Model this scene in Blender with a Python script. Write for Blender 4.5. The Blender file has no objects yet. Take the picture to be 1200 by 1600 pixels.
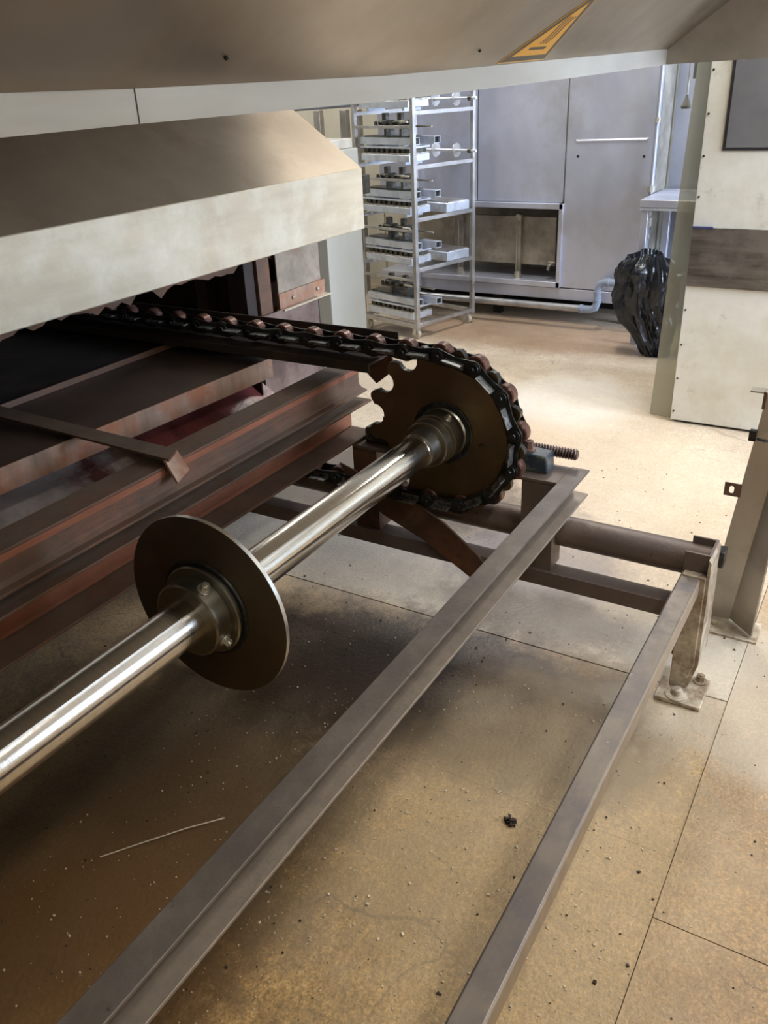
import bpy, bmesh, math, random
from mathutils import Vector, Matrix
random.seed(7)
scn = bpy.context.scene
COL = scn.collection
PI = math.pi
V = Vector

# ------------------------------------------------------------------ camera
cam_d = bpy.data.cameras.new('camera'); cam = bpy.data.objects.new('camera', cam_d); COL.objects.link(cam)
R0 = V((0.5092, -0.8596, -0.0424)); R2 = V((0.7580, 0.4708, -0.4516))
R2.normalize(); R0 = (R0 - R2*R0.dot(R2)).normalized(); R1 = R2.cross(R0)   # right, down, forward
cam.matrix_world = Matrix(((R0.x, -R1.x, -R2.x, 0), (R0.y, -R1.y, -R2.y, 0), (R0.z, -R1.z, -R2.z, 1.6), (0, 0, 0, 1)))
cam_d.sensor_fit = 'VERTICAL'; cam_d.sensor_height = 24; cam_d.sensor_width = 18
cam_d.lens = 24*1324.8/1600; cam_d.clip_start = 0.02
scn.camera = cam
# ------------------------------------------------------------------ view / world / lights
vs = scn.view_settings
vs.view_transform = 'Standard'; vs.look = 'None'; vs.gamma = 1; vs.use_curve_mapping = False; vs.exposure = 0.0
w = bpy.data.worlds.new('world'); scn.world = w; w.use_nodes = True
bg = w.node_tree.nodes['Background']; bg.inputs[0].default_value = (0.80, 0.90, 1.0, 1); bg.inputs[1].default_value = 1.0

def area(name, loc, rot, sx, sy, power, col):
    l = bpy.data.lights.new(name, 'AREA'); l.shape = 'RECTANGLE'; l.size = sx; l.size_y = sy; l.energy = power; l.color = col
    o = bpy.data.objects.new(name, l); COL.objects.link(o); o.location = loc; o.rotation_euler = rot
    return o
# daylight from the large windows in the right-hand wall
wd_ = area('window_daylight', (4.55, -4.0, 1.95), (math.radians(82), 0, math.radians(-14)), 3.4, 1.85, 330, (0.64, 0.78, 1.0)); wd_.data.spread = math.radians(95)
area('side_window_daylight', (0.6, -4.0, 1.95), (math.radians(82), 0, 0), 1.6, 1.85, 22, (1.0, 0.90, 0.74))

# ------------------------------------------------------------------ materials
def mat(name, base, metallic=0.0, rough=0.5, spots=None, spot_scale=6.0, spot_lo=0.45, spot_hi=0.62, bump=0.0, bump_scale=60,
        var=0.15, var_scale=3.0, stretch=None, dust=None, rvar=0.0, extra=None):
    m = bpy.data.materials.new(name); m.use_nodes = True
    nt = m.node_tree; N = nt.nodes; L = nt.links
    b = N['Principled BSDF']
    geo = N.new('ShaderNodeNewGeometry')
    pos = geo.outputs['Position']
    if stretch:
        mp = N.new('ShaderNodeVectorMath'); mp.operation = 'MULTIPLY'; mp.inputs[1].default_value = stretch
        L.new(pos, mp.inputs[0]); spos = mp.outputs[0]
    else: spos = pos
    def noise(scale, vec, det=5, rough_=0.6):
        n = N.new('ShaderNodeTexNoise'); n.inputs['Scale'].default_value = scale; n.inputs['Detail'].default_value = det
        n.inputs['Roughness'].default_value = rough_; L.new(vec, n.inputs['Vector']); return n.outputs['Fac']
    def mrange(x, a, b2, c, d):
        r = N.new('ShaderNodeMapRange'); r.inputs[1].default_value = a; r.inputs[2].default_value = b2
        r.inputs[3].default_value = c; r.inputs[4].default_value = d; L.new(x, r.inputs[0]); return r.outputs[0]
    def mix(f, a, b2, mode='MIX'):
        x = N.new('ShaderNodeMix'); x.data_type = 'RGBA'; x.blend_type = mode
        if isinstance(f, float): x.inputs[0].default_value = f
        else: L.new(f, x.inputs[0])
        for i, c in ((6, a), (7, b2)):
            if isinstance(c, tuple): x.inputs[i].default_value = (*c, 1)
            else: L.new(c, x.inputs[i])
        return x.outputs[2]
    v = noise(var_scale, spos)
    dark = tuple(c*(1-var) for c in base); lite = tuple(min(1, c*(1+var)) for c in base)
    col = mix(mrange(v, 0.35, 0.65, 0, 1), dark, lite)
    if spots:
        s = noise(spot_scale, pos, 6, 0.65)
        col = mix(mrange(s, spot_lo, spot_hi, 0, 1), col, spots)
    if dust:                                                    # (colour, scale, lo, hi)
        s = noise(dust[1], pos, 8, 0.75)
        col = mix(mrange(s, dust[2], dust[3], 0, 1), col, dust[0])
    if extra: col = extra(N, L, pos, col, mix, mrange, noise)
    L.new(col, b.inputs['Base Color'])
    b.inputs['Metallic'].default_value = metallic
    if rvar: L.new(mrange(noise(var_scale*2.3, spos), 0.3, 0.7, max(0.02, rough-rvar), rough+rvar), b.inputs['Roughness'])
    else: b.inputs['Roughness'].default_value = rough
    if bump:
        bp = N.new('ShaderNodeBump'); bp.inputs['Strength'].default_value = bump; bp.inputs['Distance'].default_value = 0.01
        L.new(noise(bump_scale, spos, 6, 0.6), bp.inputs['Height']); L.new(bp.outputs[0], b.inputs['Normal'])
    return m

STEEL = mat('brushed_stainless', (0.60, 0.58, 0.53), 1.0, 0.36, var=0.10, var_scale=2.2, stretch=(1, 1, 6), rvar=0.06, bump=0.05, bump_scale=9)
ROOFM = mat('matt_brown_roof', (0.30, 0.235, 0.165), 0.45, 0.42, var=0.10, var_scale=2.5, spots=(0.25, 0.19, 0.13), spot_scale=3, rvar=0.05)
PLATEM = mat('stained_plate', (0.30, 0.25, 0.20), 0.5, 0.5, var=0.25, var_scale=9, spots=(0.22, 0.13, 0.09), spot_scale=7, spot_lo=0.5, spot_hi=0.7)
HOODM = mat('canopy_stainless', (0.47, 0.45, 0.40), 0.4, 0.5, var=0.08, var_scale=2, stretch=(1, 5, 5), rvar=0.07, bump=0.04, bump_scale=5)
SLOPEM = mat('dull_brown_stainless', (0.40, 0.375, 0.34), 1.0, 0.38, spots=(0.36, 0.32, 0.27), spot_scale=2.5, var=0.08, rvar=0.06, bump=0.04, bump_scale=4)
LIPM = mat('satin_fascia_steel', (0.51, 0.435, 0.32), 0.4, 0.48, var=0.08, var_scale=3, stretch=(1, 1, 7), rvar=0.05, spots=(0.62, 0.57, 0.46), spot_scale=3)
CABM = mat('cabinet_stainless', (0.60, 0.63, 0.76), 0.7, 0.38, var=0.14, var_scale=1.7, stretch=(1, 1, 0.6), rvar=0.07, spots=(0.50, 0.50, 0.54), spot_scale=2.2, spot_lo=0.5, spot_hi=0.75, bump=0.04, bump_scale=4)
PANELM = mat('dull_grey_steel', (0.30, 0.31, 0.36), 0.5, 0.5, var=0.12, var_scale=2)
CABD = mat('grimy_stainless', (0.36, 0.33, 0.28), 0.7, 0.5, var=0.3, var_scale=4, spots=(0.16, 0.13, 0.10), spot_scale=5, spot_lo=0.5, spot_hi=0.8)
CHROME = mat('polished_shaft', (0.72, 0.69, 0.64), 1.0, 0.17, var=0.06, var_scale=20, stretch=(8, 1, 1), rvar=0.05, bump=0.03, bump_scale=50)
HUBM = mat('machined_hub', (0.30, 0.285, 0.24), 1.0, 0.32, var=0.12, var_scale=6)
DISCM = mat('oily_dark_disc', (0.15, 0.13, 0.10), 1.0, 0.40, var=0.12, var_scale=5, rvar=0.05)
DISCEDGE = mat('bright_disc_edge', (0.65, 0.63, 0.58), 1.0, 0.30, var=0.2, var_scale=14)
SPROCKM = mat('bronzed_sprocket', (0.27, 0.205, 0.13), 1.0, 0.38, var=0.15, var_scale=6, spots=(0.22, 0.17, 0.10), spot_scale=7, rvar=0.06)
OILM = mat('oiled_black_steel', (0.035, 0.036, 0.033), 0.6, 0.32, var=0.4, var_scale=20, spots=(0.09, 0.09, 0.085), spot_scale=40, spot_lo=0.55, spot_hi=0.75)
TABM = mat('worn_grey_tab', (0.30, 0.31, 0.30), 0.9, 0.38, var=0.3, var_scale=40, spots=(0.10, 0.095, 0.085), spot_scale=60)
ROLLM = mat('rusty_roller', (0.13, 0.062, 0.045), 0.55, 0.34, var=0.3, var_scale=40, spots=(0.42, 0.31, 0.26), spot_scale=70, spot_lo=0.55, spot_hi=0.72)
def upmask(c, amt):
    def f(N, L, pos, col, mix, mrange, noise):
        ge = N.new('ShaderNodeNewGeometry'); sx = N.new('ShaderNodeSeparateXYZ'); L.new(ge.outputs['True Normal'], sx.inputs[0])
        m1 = mrange(sx.outputs[2], 0.6, 0.95, 0, 1); m2 = mrange(noise(7, pos, 6, 0.7), 0.35, 0.65, 0.25*amt, amt)
        mm = N.new('ShaderNodeMath'); mm.operation = 'MULTIPLY'; L.new(m1, mm.inputs[0]); L.new(m2, mm.inputs[1])
        return mix(mm.outputs[0], col, c)
    return f
RUST = mat('rusty_brown_steel', (0.098, 0.052, 0.031), 0.15, 0.55, var=0.35, var_scale=5, stretch=(0.35, 1, 1), spots=(0.21, 0.078, 0.036), spot_scale=6, spot_lo=0.5, spot_hi=0.78,
           dust=((0.05, 0.04, 0.033), 30, 0.58, 0.7), bump=0.2, bump_scale=50, extra=upmask((0.155, 0.120, 0.092), 0.75))
WEB = mat('orange_rust', (0.24, 0.085, 0.042), 0.1, 0.65, var=0.35, var_scale=9, stretch=(0.3, 1, 1), bump=0.3, bump_scale=60)
SOOT = mat('sooty_steel', (0.028, 0.020, 0.016), 0.1, 0.75, var=0.4, var_scale=4, spots=(0.07, 0.035, 0.022), spot_scale=3, spot_lo=0.5, spot_hi=0.75)
TRAYM = mat('dark_tray_steel', (0.080, 0.052, 0.040), 0.2, 0.55, var=0.3, var_scale=3, dust=((0.025, 0.02, 0.017), 25, 0.6, 0.7))
TRAYLIP = mat('rust_streaked_lip', (0.30, 0.20, 0.145), 0.3, 0.5, var=0.35, var_scale=14, stretch=(1, 1, 0.2), spots=(0.30, 0.12, 0.06), spot_scale=7)
SHEETM = mat('stained_side_sheet', (0.13, 0.085, 0.075), 0.4, 0.45, var=0.4, var_scale=5, spots=(0.20, 0.15, 0.135), spot_scale=5)
DRIPM = mat('dusty_drip_sheet', (0.66, 0.58, 0.55), 0.5, 0.45, var=0.4, var_scale=3, spots=(0.20, 0.08, 0.07), spot_scale=1.6, spot_lo=0.5, spot_hi=0.6)
REDM = mat('red_plastic_film', (0.17, 0.045, 0.042), 0.0, 0.35, var=0.4, var_scale=10, bump=0.4, bump_scale=14)
def lit_mask(axis, lo, hi, c, amt):  # lightens the low side of one axis to paint in light
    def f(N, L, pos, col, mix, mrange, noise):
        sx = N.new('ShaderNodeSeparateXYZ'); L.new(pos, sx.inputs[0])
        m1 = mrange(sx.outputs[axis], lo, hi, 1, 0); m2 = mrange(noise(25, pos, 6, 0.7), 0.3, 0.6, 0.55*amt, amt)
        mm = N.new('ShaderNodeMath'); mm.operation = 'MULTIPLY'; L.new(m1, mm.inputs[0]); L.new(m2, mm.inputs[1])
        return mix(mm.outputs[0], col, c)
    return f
CHANM = mat('dusty_lit_channel', (0.155, 0.130, 0.112), 0.35, 0.48, var=0.2, var_scale=8, spots=(0.12, 0.10, 0.095), spot_scale=5,
           dust=((0.04, 0.03, 0.025), 45, 0.63, 0.70), rvar=0.08, bump=0.15, bump_scale=70, extra=lit_mask(2, 0.500, 0.510, (0.30, 0.245, 0.19), 0.75))  # lower flange painted paler, as if lit
BEAM = mat('dusty_brown_beam', (0.17, 0.128, 0.105), 0.35, 0.5, var=0.2, var_scale=8, spots=(0.15, 0.12, 0.11), spot_scale=5,
           dust=((0.04, 0.03, 0.025), 45, 0.63, 0.70), rvar=0.08, bump=0.15, bump_scale=70)
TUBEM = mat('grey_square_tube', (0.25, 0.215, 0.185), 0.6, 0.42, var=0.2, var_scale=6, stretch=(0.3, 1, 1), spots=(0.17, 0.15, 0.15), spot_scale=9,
            dust=((0.45, 0.40, 0.34), 18, 0.62, 0.75), rvar=0.07, extra=lit_mask(1, 0.3045, 0.308, (0.46, 0.38, 0.29), 0.8))  # outer side face painted paler, where light falls on it
FOOTM = mat('limescaled_foot', (0.47, 0.41, 0.32), 0.2, 0.5, var=0.3, var_scale=14, spots=(0.24, 0.17, 0.11), spot_scale=16, bump=0.2, bump_scale=80)
LEGM = mat('dull_leg_stainless', (0.50, 0.46, 0.40), 0.7, 0.42, var=0.15, var_scale=3, stretch=(1, 1, 0.4), spots=(0.30, 0.25, 0.20), spot_scale=6, spot_lo=0.5, spot_hi=0.8)
BLUE = mat('blue_painted_casting', (0.032, 0.048, 0.066), 0.1, 0.35, var=0.25, var_scale=14, spots=(0.17, 0.17, 0.12), spot_scale=22, spot_lo=0.5, spot_hi=0.7)
BOLTM = mat('zinc_bolt', (0.55, 0.52, 0.45), 0.9, 0.3, var=0.2, var_scale=30)
RUSTBOLT = mat('rusty_bolt', (0.20, 0.12, 0.09), 0.5, 0.5, var=0.3, var_scale=40)
RODM = mat('dark_threaded_rod', (0.16, 0.12, 0.11), 0.9, 0.32, var=0.3, var_scale=30)
GREYP = mat('pale_grey_paint', (0.36, 0.365, 0.345), 0.1, 0.5, var=0.05, var_scale=2)
GREYD = mat('concrete_grey_block', (0.42, 0.41, 0.38), 0.0, 0.7, var=0.2, var_scale=9)
CREAM = mat('cream_painted_steel', (0.72, 0.71, 0.65), 0.0, 0.33, var=0.06, var_scale=2, spots=(0.58, 0.54, 0.43), spot_scale=2.2, spot_lo=0.42, spot_hi=0.68,
            dust=((0.33, 0.30, 0.25), 4.5, 0.56, 0.74))
BAND = mat('scuffed_steel_band', (0.30, 0.28, 0.26), 0.9, 0.36, var=0.4, var_scale=4, stretch=(1, 0.5, 7), spots=(0.42, 0.40, 0.38), spot_scale=5, rvar=0.06)
GLASSD = mat('grey_window_glass', (0.33, 0.33, 0.35), 0.5, 0.15, var=0.2, var_scale=2)
GASKET = mat('black_gasket', (0.03, 0.03, 0.035), 0, 0.5)
ALU = mat('bright_aluminium', (0.72, 0.79, 0.95), 0.7, 0.33, var=0.12, var_scale=9, spots=(0.50, 0.51, 0.53), spot_scale=12, spot_lo=0.5, spot_hi=0.75)
RACKM = mat('rack_stainless', (0.52, 0.51, 0.50), 0.9, 0.36, var=0.2, var_scale=8, spots=(0.20, 0.13, 0.09), spot_scale=4, spot_lo=0.60, spot_hi=0.72)
WAFM = mat('waffle_plate_metal', (0.50, 0.48, 0.43), 0.6, 0.5, var=0.5, var_scale=60, bump=0.5, bump_scale=90)
CLAMPM = mat('dark_clamp_steel', (0.11, 0.105, 0.09), 0.8, 0.4, var=0.4, var_scale=30)
NYLON = mat('ivory_castor', (0.50, 0.46, 0.38), 0, 0.5)
PVC = mat('blue_grey_pvc', (0.28, 0.33, 0.43), 0, 0.35, var=0.1)
PIPEM = mat('grey_steel_pipe', (0.45, 0.45, 0.46), 0.7, 0.38, var=0.2, var_scale=8)
BAGM = mat('black_bin_liner', (0.012, 0.015, 0.022), 0.0, 0.17, var=0.3, bump=0.9, bump_scale=11)
WALLM = mat('cream_wall', (0.74, 0.70, 0.60), 0, 0.6, var=0.04)
CEILM = mat('white_ceiling', (0.75, 0.74, 0.70), 0, 0.7, var=0.03)
ORANGE = mat('orange_paint', (0.65, 0.13, 0.03), 0, 0.4)
YELL = mat('amber_sticker', (0.80, 0.40, 0.03), 0, 0.35, var=0.04)
BLK = mat('sticker_black', (0.075, 0.06, 0.04), 0, 0.4)
BLACKVOID = mat('black_cavity', (0.01, 0.01, 0.01), 0, 0.8)
DARKROD = mat('dark_cord_weight', (0.09, 0.09, 0.08), 0, 0.4)
CRUMB = mat('crumb', (0.55, 0.46, 0.33), 0, 0.7, var=0.2, var_scale=200)
CHIPD = mat('dark_grit', (0.04, 0.025, 0.018), 0, 0.6)

def emis(name, col, s):
    m = bpy.data.materials.new(name); m.use_nodes = True; b = m.node_tree.nodes['Principled BSDF']
    b.inputs['Base Color'].default_value = (*col, 1); b.inputs['Emission Color'].default_value = (*col, 1); b.inputs['Emission Strength'].default_value = s
    return m
LAMPM = emis('fluorescent_diffuser', (1.0, 0.97, 0.90), 6.0)
def clearm(name, col, alpha, rough):
    m = bpy.data.materials.new(name); m.use_nodes = True; nt = m.node_tree; b = nt.nodes['Principled BSDF']
    b.inputs['Base Color'].default_value = (*col, 1); b.inputs['Roughness'].default_value = rough; b.inputs['IOR'].default_value = 1.45
    t = nt.nodes.new('ShaderNodeBsdfTransparent'); t.inputs[0].default_value = (0.93, 0.92, 0.80, 1)
    mx = nt.nodes.new('ShaderNodeMixShader'); mx.inputs[0].default_value = alpha
    nt.links.new(t.outputs[0], mx.inputs[1]); nt.links.new(b.outputs[0], mx.inputs[2])
    nt.links.new(mx.outputs[0], nt.nodes['Material Output'].inputs[0]); return m
FILM = clearm('yellowed_clear_pvc', (0.36, 0.365, 0.33), 0.5, 0.2)

# floor: polished aggregate concrete, greasy dirt under the drive
def floor_extra(N, L, pos, col, mix, mrange, noise):
    def mul(col, n_, lo, hi, a=0.32, b=0.68):
        c3 = N.new('ShaderNodeCombineXYZ'); r_ = mrange(n_, a, b, lo, hi)
        for i in range(3): L.new(r_, c3.inputs[i])
        return mix(1.0, col, c3.outputs[0], 'MULTIPLY')
    col = mul(col, noise(150, pos, 3, 0.7), 0.55, 1.45)
    col = mul(col, noise(62, pos, 5, 0.75), 0.60, 1.36)
    col = mul(col, noise(28, pos, 6, 0.7), 0.78, 1.24)
    wv = N.new('ShaderNodeVectorMath'); wv.operation = 'MULTIPLY'; wv.inputs[1].default_value = (1.0, 0.28, 1); L.new(pos, wv.inputs[0])
    col = mul(col, noise(13, wv.outputs[0], 7, 0.7), 0.80, 1.18)
    vor = N.new('ShaderNodeTexVoronoi'); vor.inputs['Scale'].default_value = 95; L.new(pos, vor.inputs['Vector'])
    agg = mrange(vor.outputs['Distance'], 0.10, 0.34, 1, 0)
    sel = mrange(noise(14, pos), 0.46, 0.64, 0, 0.6)
    mm = N.new('ShaderNodeMath'); mm.operation = 'MULTIPLY'; L.new(agg, mm.inputs[0]); L.new(sel, mm.inputs[1])
    col = mix(mm.outputs[0], col, (0.58, 0.46, 0.30))
    sp = N.new('ShaderNodeTexVoronoi'); sp.inputs['Scale'].default_value = 36; L.new(pos, sp.inputs['Vector'])
    col = mix(mrange(sp.outputs['Distance'], 0.05, 0.10, 0.8, 0), col, (0.07, 0.045, 0.03))
    # hairline cracks
    nz = N.new('ShaderNodeTexNoise'); nz.inputs['Scale'].default_value = 3.0; nz.inputs['Detail'].default_value = 6; L.new(pos, nz.inputs['Vector'])
    ad = N.new('ShaderNodeVectorMath'); ad.operation = 'MULTIPLY_ADD'; ad.inputs[1].default_value = (0.35, 0.35, 0); L.new(nz.outputs['Color'], ad.inputs[0]); L.new(pos, ad.inputs[2])
    cr = N.new('ShaderNodeTexVoronoi'); cr.feature = 'DISTANCE_TO_EDGE'; cr.inputs['Scale'].default_value = 2.2; L.new(ad.outputs[0], cr.inputs['Vector'])
    cm = mrange(cr.outputs['Distance'], 0.0025, 0.008, 1, 0)
    cs = mrange(noise(2.3, pos), 0.50, 0.58, 0, 0.75)
    m2 = N.new('ShaderNodeMath'); m2.operation = 'MULTIPLY'; L.new(cm, m2.inputs[0]); L.new(cs, m2.inputs[1])
    col = mix(m2.outputs[0], col, (0.06, 0.035, 0.02))
    # ragged blobs: grease stains, dirt, and some painted light and shade
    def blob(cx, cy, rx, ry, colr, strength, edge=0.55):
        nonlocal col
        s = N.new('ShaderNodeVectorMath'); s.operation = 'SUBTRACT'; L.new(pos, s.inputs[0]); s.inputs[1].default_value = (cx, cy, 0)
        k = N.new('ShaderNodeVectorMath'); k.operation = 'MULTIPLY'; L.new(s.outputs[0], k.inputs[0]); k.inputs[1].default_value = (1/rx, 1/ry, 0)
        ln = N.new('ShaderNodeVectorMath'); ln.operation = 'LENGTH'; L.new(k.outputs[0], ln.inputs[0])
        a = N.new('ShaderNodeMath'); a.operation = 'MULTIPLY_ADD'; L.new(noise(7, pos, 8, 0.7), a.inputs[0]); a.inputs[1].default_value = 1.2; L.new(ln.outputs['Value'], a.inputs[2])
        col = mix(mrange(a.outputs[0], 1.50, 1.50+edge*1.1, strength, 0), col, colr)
    blob(3.9, 1.9, 1.9, 1.5, (0.64, 0.53, 0.41), 0.50, 0.9)
    blob(4.3, 1.45, 0.35, 0.30, (0.72, 0.68, 0.62), 0.6)
    blob(3.3, 1.5, 0.5, 0.25, (0.52, 0.34, 0.22), 0.45)
    blob(5.5, 2.1, 0.35, 0.9, (0.34, 0.20, 0.12), 0.6)        # browner by the cabinet; the gangway floor is paler
    blob(3.0, 1.1, 0.9, 0.7, (0.58, 0.43, 0.27), 0.4, 0.7)
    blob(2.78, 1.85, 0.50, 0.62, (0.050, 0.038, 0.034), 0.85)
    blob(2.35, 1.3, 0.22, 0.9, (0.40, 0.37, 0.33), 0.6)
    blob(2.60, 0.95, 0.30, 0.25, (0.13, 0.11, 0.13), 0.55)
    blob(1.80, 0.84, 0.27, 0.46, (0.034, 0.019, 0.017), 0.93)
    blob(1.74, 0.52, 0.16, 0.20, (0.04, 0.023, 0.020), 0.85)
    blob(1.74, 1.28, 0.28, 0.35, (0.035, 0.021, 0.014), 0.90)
    blob(1.05, 1.45, 0.52, 0.46, (0.042, 0.026, 0.012), 0.86)  # dirt, with the canopy's shade painted in
    blob(0.85, 1.20, 0.35, 0.28, (0.13, 0.075, 0.032), 0.6)  # dirt and painted canopy shade, browner
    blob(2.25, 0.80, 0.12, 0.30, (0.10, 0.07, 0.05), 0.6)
    blob(0.55, 1.20, 0.35, 0.30, (0.17, 0.085, 0.03), 0.6)  # more dirt mixed with painted canopy shade
    blob(1.35, 0.45, 0.45, 0.35, (0.50, 0.38, 0.22), 0.5, 0.9)  # painted patch of light between the two beams
    blob(2.15, 0.10, 0.30, 0.30, (0.62, 0.56, 0.46), 0.55)
    return col
def floor_mat(name, base, sp):
    return mat(name, base, 0, 0.42, var=0.22, var_scale=2.6, spots=sp, spot_scale=3.2, spot_lo=0.45, spot_hi=0.75,
             dust=((0.16, 0.09, 0.045), 22, 0.57, 0.72), bump=0.28, bump_scale=80, rvar=0.12, extra=floor_extra)
FLOORM = floor_mat('worn_aggregate_floor', (0.39, 0.245, 0.100), (0.24, 0.130, 0.048))
FLOORO = floor_mat('ochre_floor', (0.37, 0.225, 0.105), (0.29, 0.165, 0.075))
FLOORG = floor_mat('greyer_floor', (0.46, 0.385, 0.29), (0.36, 0.27, 0.185))
JOINTM = mat('joint_dirt', (0.10, 0.065, 0.04), 0, 0.8)

# ------------------------------------------------------------------ mesh builder
class MB:
    def __init__(s): s.bm = bmesh.new()
    def box(s, a, b, bevel=0.0, rot=None):
        lo = V((min(a[0], b[0]), min(a[1], b[1]), min(a[2], b[2]))); hi = V((max(a[0], b[0]), max(a[1], b[1]), max(a[2], b[2])))
        c = (lo+hi)/2; d = hi-lo
        r = bmesh.ops.create_cube(s.bm, size=1)
        vs_ = r['verts']
        for v in vs_: v.co = V((v.co.x*d.x, v.co.y*d.y, v.co.z*d.z))
        if bevel:
            es = list({e for v in vs_ for e in v.link_edges})
            rr = bmesh.ops.bevel(s.bm, geom=es, offset=bevel, segments=1, affect='EDGES', profile=0.5)
            vs_ = list({v for f in rr['faces'] for v in f.verts} | {v for v in vs_ if v.is_valid})
        for v in vs_:
            p = v.co if rot is None else rot @ v.co
            v.co = p + c
        return s
    def cyl(s, p0, p1, r0, r1=None, seg=24, caps=True):
        r1 = r0 if r1 is None else r1
        p0 = V(p0); p1 = V(p1); d = (p1-p0).normalized(); q = d.to_track_quat('Z', 'Y')
        A = [s.bm.verts.new(p0 + q @ V((math.cos(2*PI*i/seg)*r0, math.sin(2*PI*i/seg)*r0, 0))) for i in range(seg)]
        B = [s.bm.verts.new(p1 + q @ V((math.cos(2*PI*i/seg)*r1, math.sin(2*PI*i/seg)*r1, 0))) for i in range(seg)]
        for i in range(seg): j = (i+1) % seg; s.bm.faces.new((A[i], A[j], B[j], B[i]))
        if caps: s.bm.faces.new(A[::-1]); s.bm.faces.new(B)
        return s
    def lathe(s, p0, d, prof, seg=48):
        """prof: list of (distance along axis, radius); closed loop if first==last"""
        p0 = V(p0); d = V(d).normalized(); q = d.to_track_quat('Z', 'Y'); rings = []
        for t, r in prof:
            if r < 1e-6: rings.append([s.bm.verts.new(p0+d*t)]); continue
            rings.append([s.bm.verts.new(p0 + d*t + q @ V((math.cos(2*PI*i/seg)*r, math.sin(2*PI*i/seg)*r, 0))) for i in range(seg)])
        for a, b in zip(rings, rings[1:]):
            for i in range(seg):
                j = (i+1) % seg
                if len(a) == 1: s.bm.faces.new((a[0], b[j], b[i]))
                elif len(b) == 1: s.bm.faces.new((a[i], a[j], b[0]))
                else: s.bm.faces.new((a[i], a[j], b[j], b[i]))
        return s
    def prism(s, poly, axis, a, b):
        """polygon in the two other axes (cyclic order x,y,z) extruded along axis"""
        def P(u, v, t): return {'x': V((t, u, v)), 'y': V((u, t, v)), 'z': V((u, v, t))}[axis]
        A = [s.bm.verts.new(P(u, v, a)) for u, v in poly]; B = [s.bm.verts.new(P(u, v, b)) for u, v in poly]
        n = len(poly)
        for i in range(n): j = (i+1) % n; s.bm.faces.new((A[i], A[j], B[j], B[i]))
        s.bm.faces.new(A[::-1]); s.bm.faces.new(B); return s
    def tube(s, pts, r, seg=12, smooth=0):
        pts = [V(p) for p in pts]
        rings = []
        for i, p in enumerate(pts):
            t = (pts[min(i+1, len(pts)-1)] - pts[max(i-1, 0)]).normalized()
            up = V((0, 0, 1)) if abs(t.z) < 0.9 else V((0, 1, 0))
            if i and rings: up = prev_n
            n = (up - t*up.dot(t)).normalized(); b = t.cross(n); prev_n = n
            rings.append([s.bm.verts.new(p + n*math.cos(2*PI*k/seg)*r + b*math.sin(2*PI*k/seg)*r) for k in range(seg)])
        for a, b in zip(rings, rings[1:]):
            for k in range(seg): s.bm.faces.new((a[k], a[(k+1) % seg], b[(k+1) % seg], b[k]))
        s.bm.faces.new(rings[0][::-1]); s.bm.faces.new(rings[-1]); return s
    def sheet(s, quads, th):
        """grid of points given as rows -> thin solid"""
        rows = [[V(p) for p in r] for r in quads]
        T = [[s.bm.verts.new(p) for p in r] for r in rows]
        nrm = (rows[0][1]-rows[0][0]).cross(rows[1][0]-rows[0][0]).normalized()*th
        Bt = [[s.bm.verts.new(p-nrm) for p in r] for r in rows]
        R, C = len(rows), len(rows[0])
        for i in range(R-1):
            for j in range(C-1):
                s.bm.faces.new((T[i][j], T[i][j+1], T[i+1][j+1], T[i+1][j])); s.bm.faces.new((Bt[i][j], Bt[i+1][j], Bt[i+1][j+1], Bt[i][j+1]))
        for j in range(C-1):
            s.bm.faces.new((T[0][j], Bt[0][j], Bt[0][j+1], T[0][j+1])); s.bm.faces.new((T[-1][j], T[-1][j+1], Bt[-1][j+1], Bt[-1][j]))
        for i in range(R-1):
            s.bm.faces.new((T[i][0], T[i+1][0], Bt[i+1][0], Bt[i][0])); s.bm.faces.new((T[i][-1], Bt[i][-1], Bt[i+1][-1], T[i+1][-1]))
        return s
    def build(s, name, m, parent=None, bevel=0.0, origin=None):
        bm = s.bm; bm.normal_update(); bmesh.ops.recalc_face_normals(bm, faces=bm.faces)
        if parent is not None: org = parent['_w'] if '_w' in parent else (0, 0, 0); org = V(org)
        else:
            if origin is None:
                xs = [v.co for v in bm.verts]
                org = V(((min(p.x for p in xs)+max(p.x for p in xs))/2, (min(p.y for p in xs)+max(p.y for p in xs))/2, min(p.z for p in xs)))
            else: org = V(origin)
        for v in bm.verts: v.co -= org
        me = bpy.data.meshes.new(name); bm.to_mesh(me); bm.free()
        for p in me.polygons: p.use_smooth = True
        me.set_sharp_from_angle(angle=math.radians(32))
        ms = m if isinstance(m, (list, tuple)) else [m]
        for x in ms: me.materials.append(x)
        o = bpy.data.objects.new(name, me); COL.objects.link(o)
        if parent is not None:
            o.parent = parent; o['_w'] = tuple(org)
        else:
            o.location = org; o['_w'] = tuple(org)
        if bevel:
            md = o.modifiers.new('bevel', 'BEVEL'); md.width = bevel; md.segments = 2; md.limit_method = 'ANGLE'; md.angle_limit = math.radians(40)
        return o
def tag(o, label=None, cat=None, group=None, kind=None):
    for k, v in (('label', label), ('category', cat), ('group', group), ('kind', kind)):
        if v: o[k] = v
    return o
def thing(name, loc, label, cat, group=None, rz=0):
    o = bpy.data.objects.new(name, None); COL.objects.link(o); o.location = loc; o.rotation_euler.z = rz; o['_w'] = tuple(loc) if not rz else (0, 0, 0)
    o.empty_display_size = 0.1
    return tag(o, label, cat, group)
def copy_obj(o, parent, offset=(0, 0, 0)):
    c = o.copy(); COL.objects.link(c); c.parent = parent; c.location = V(o.location)+V(offset)
    return c
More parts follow.
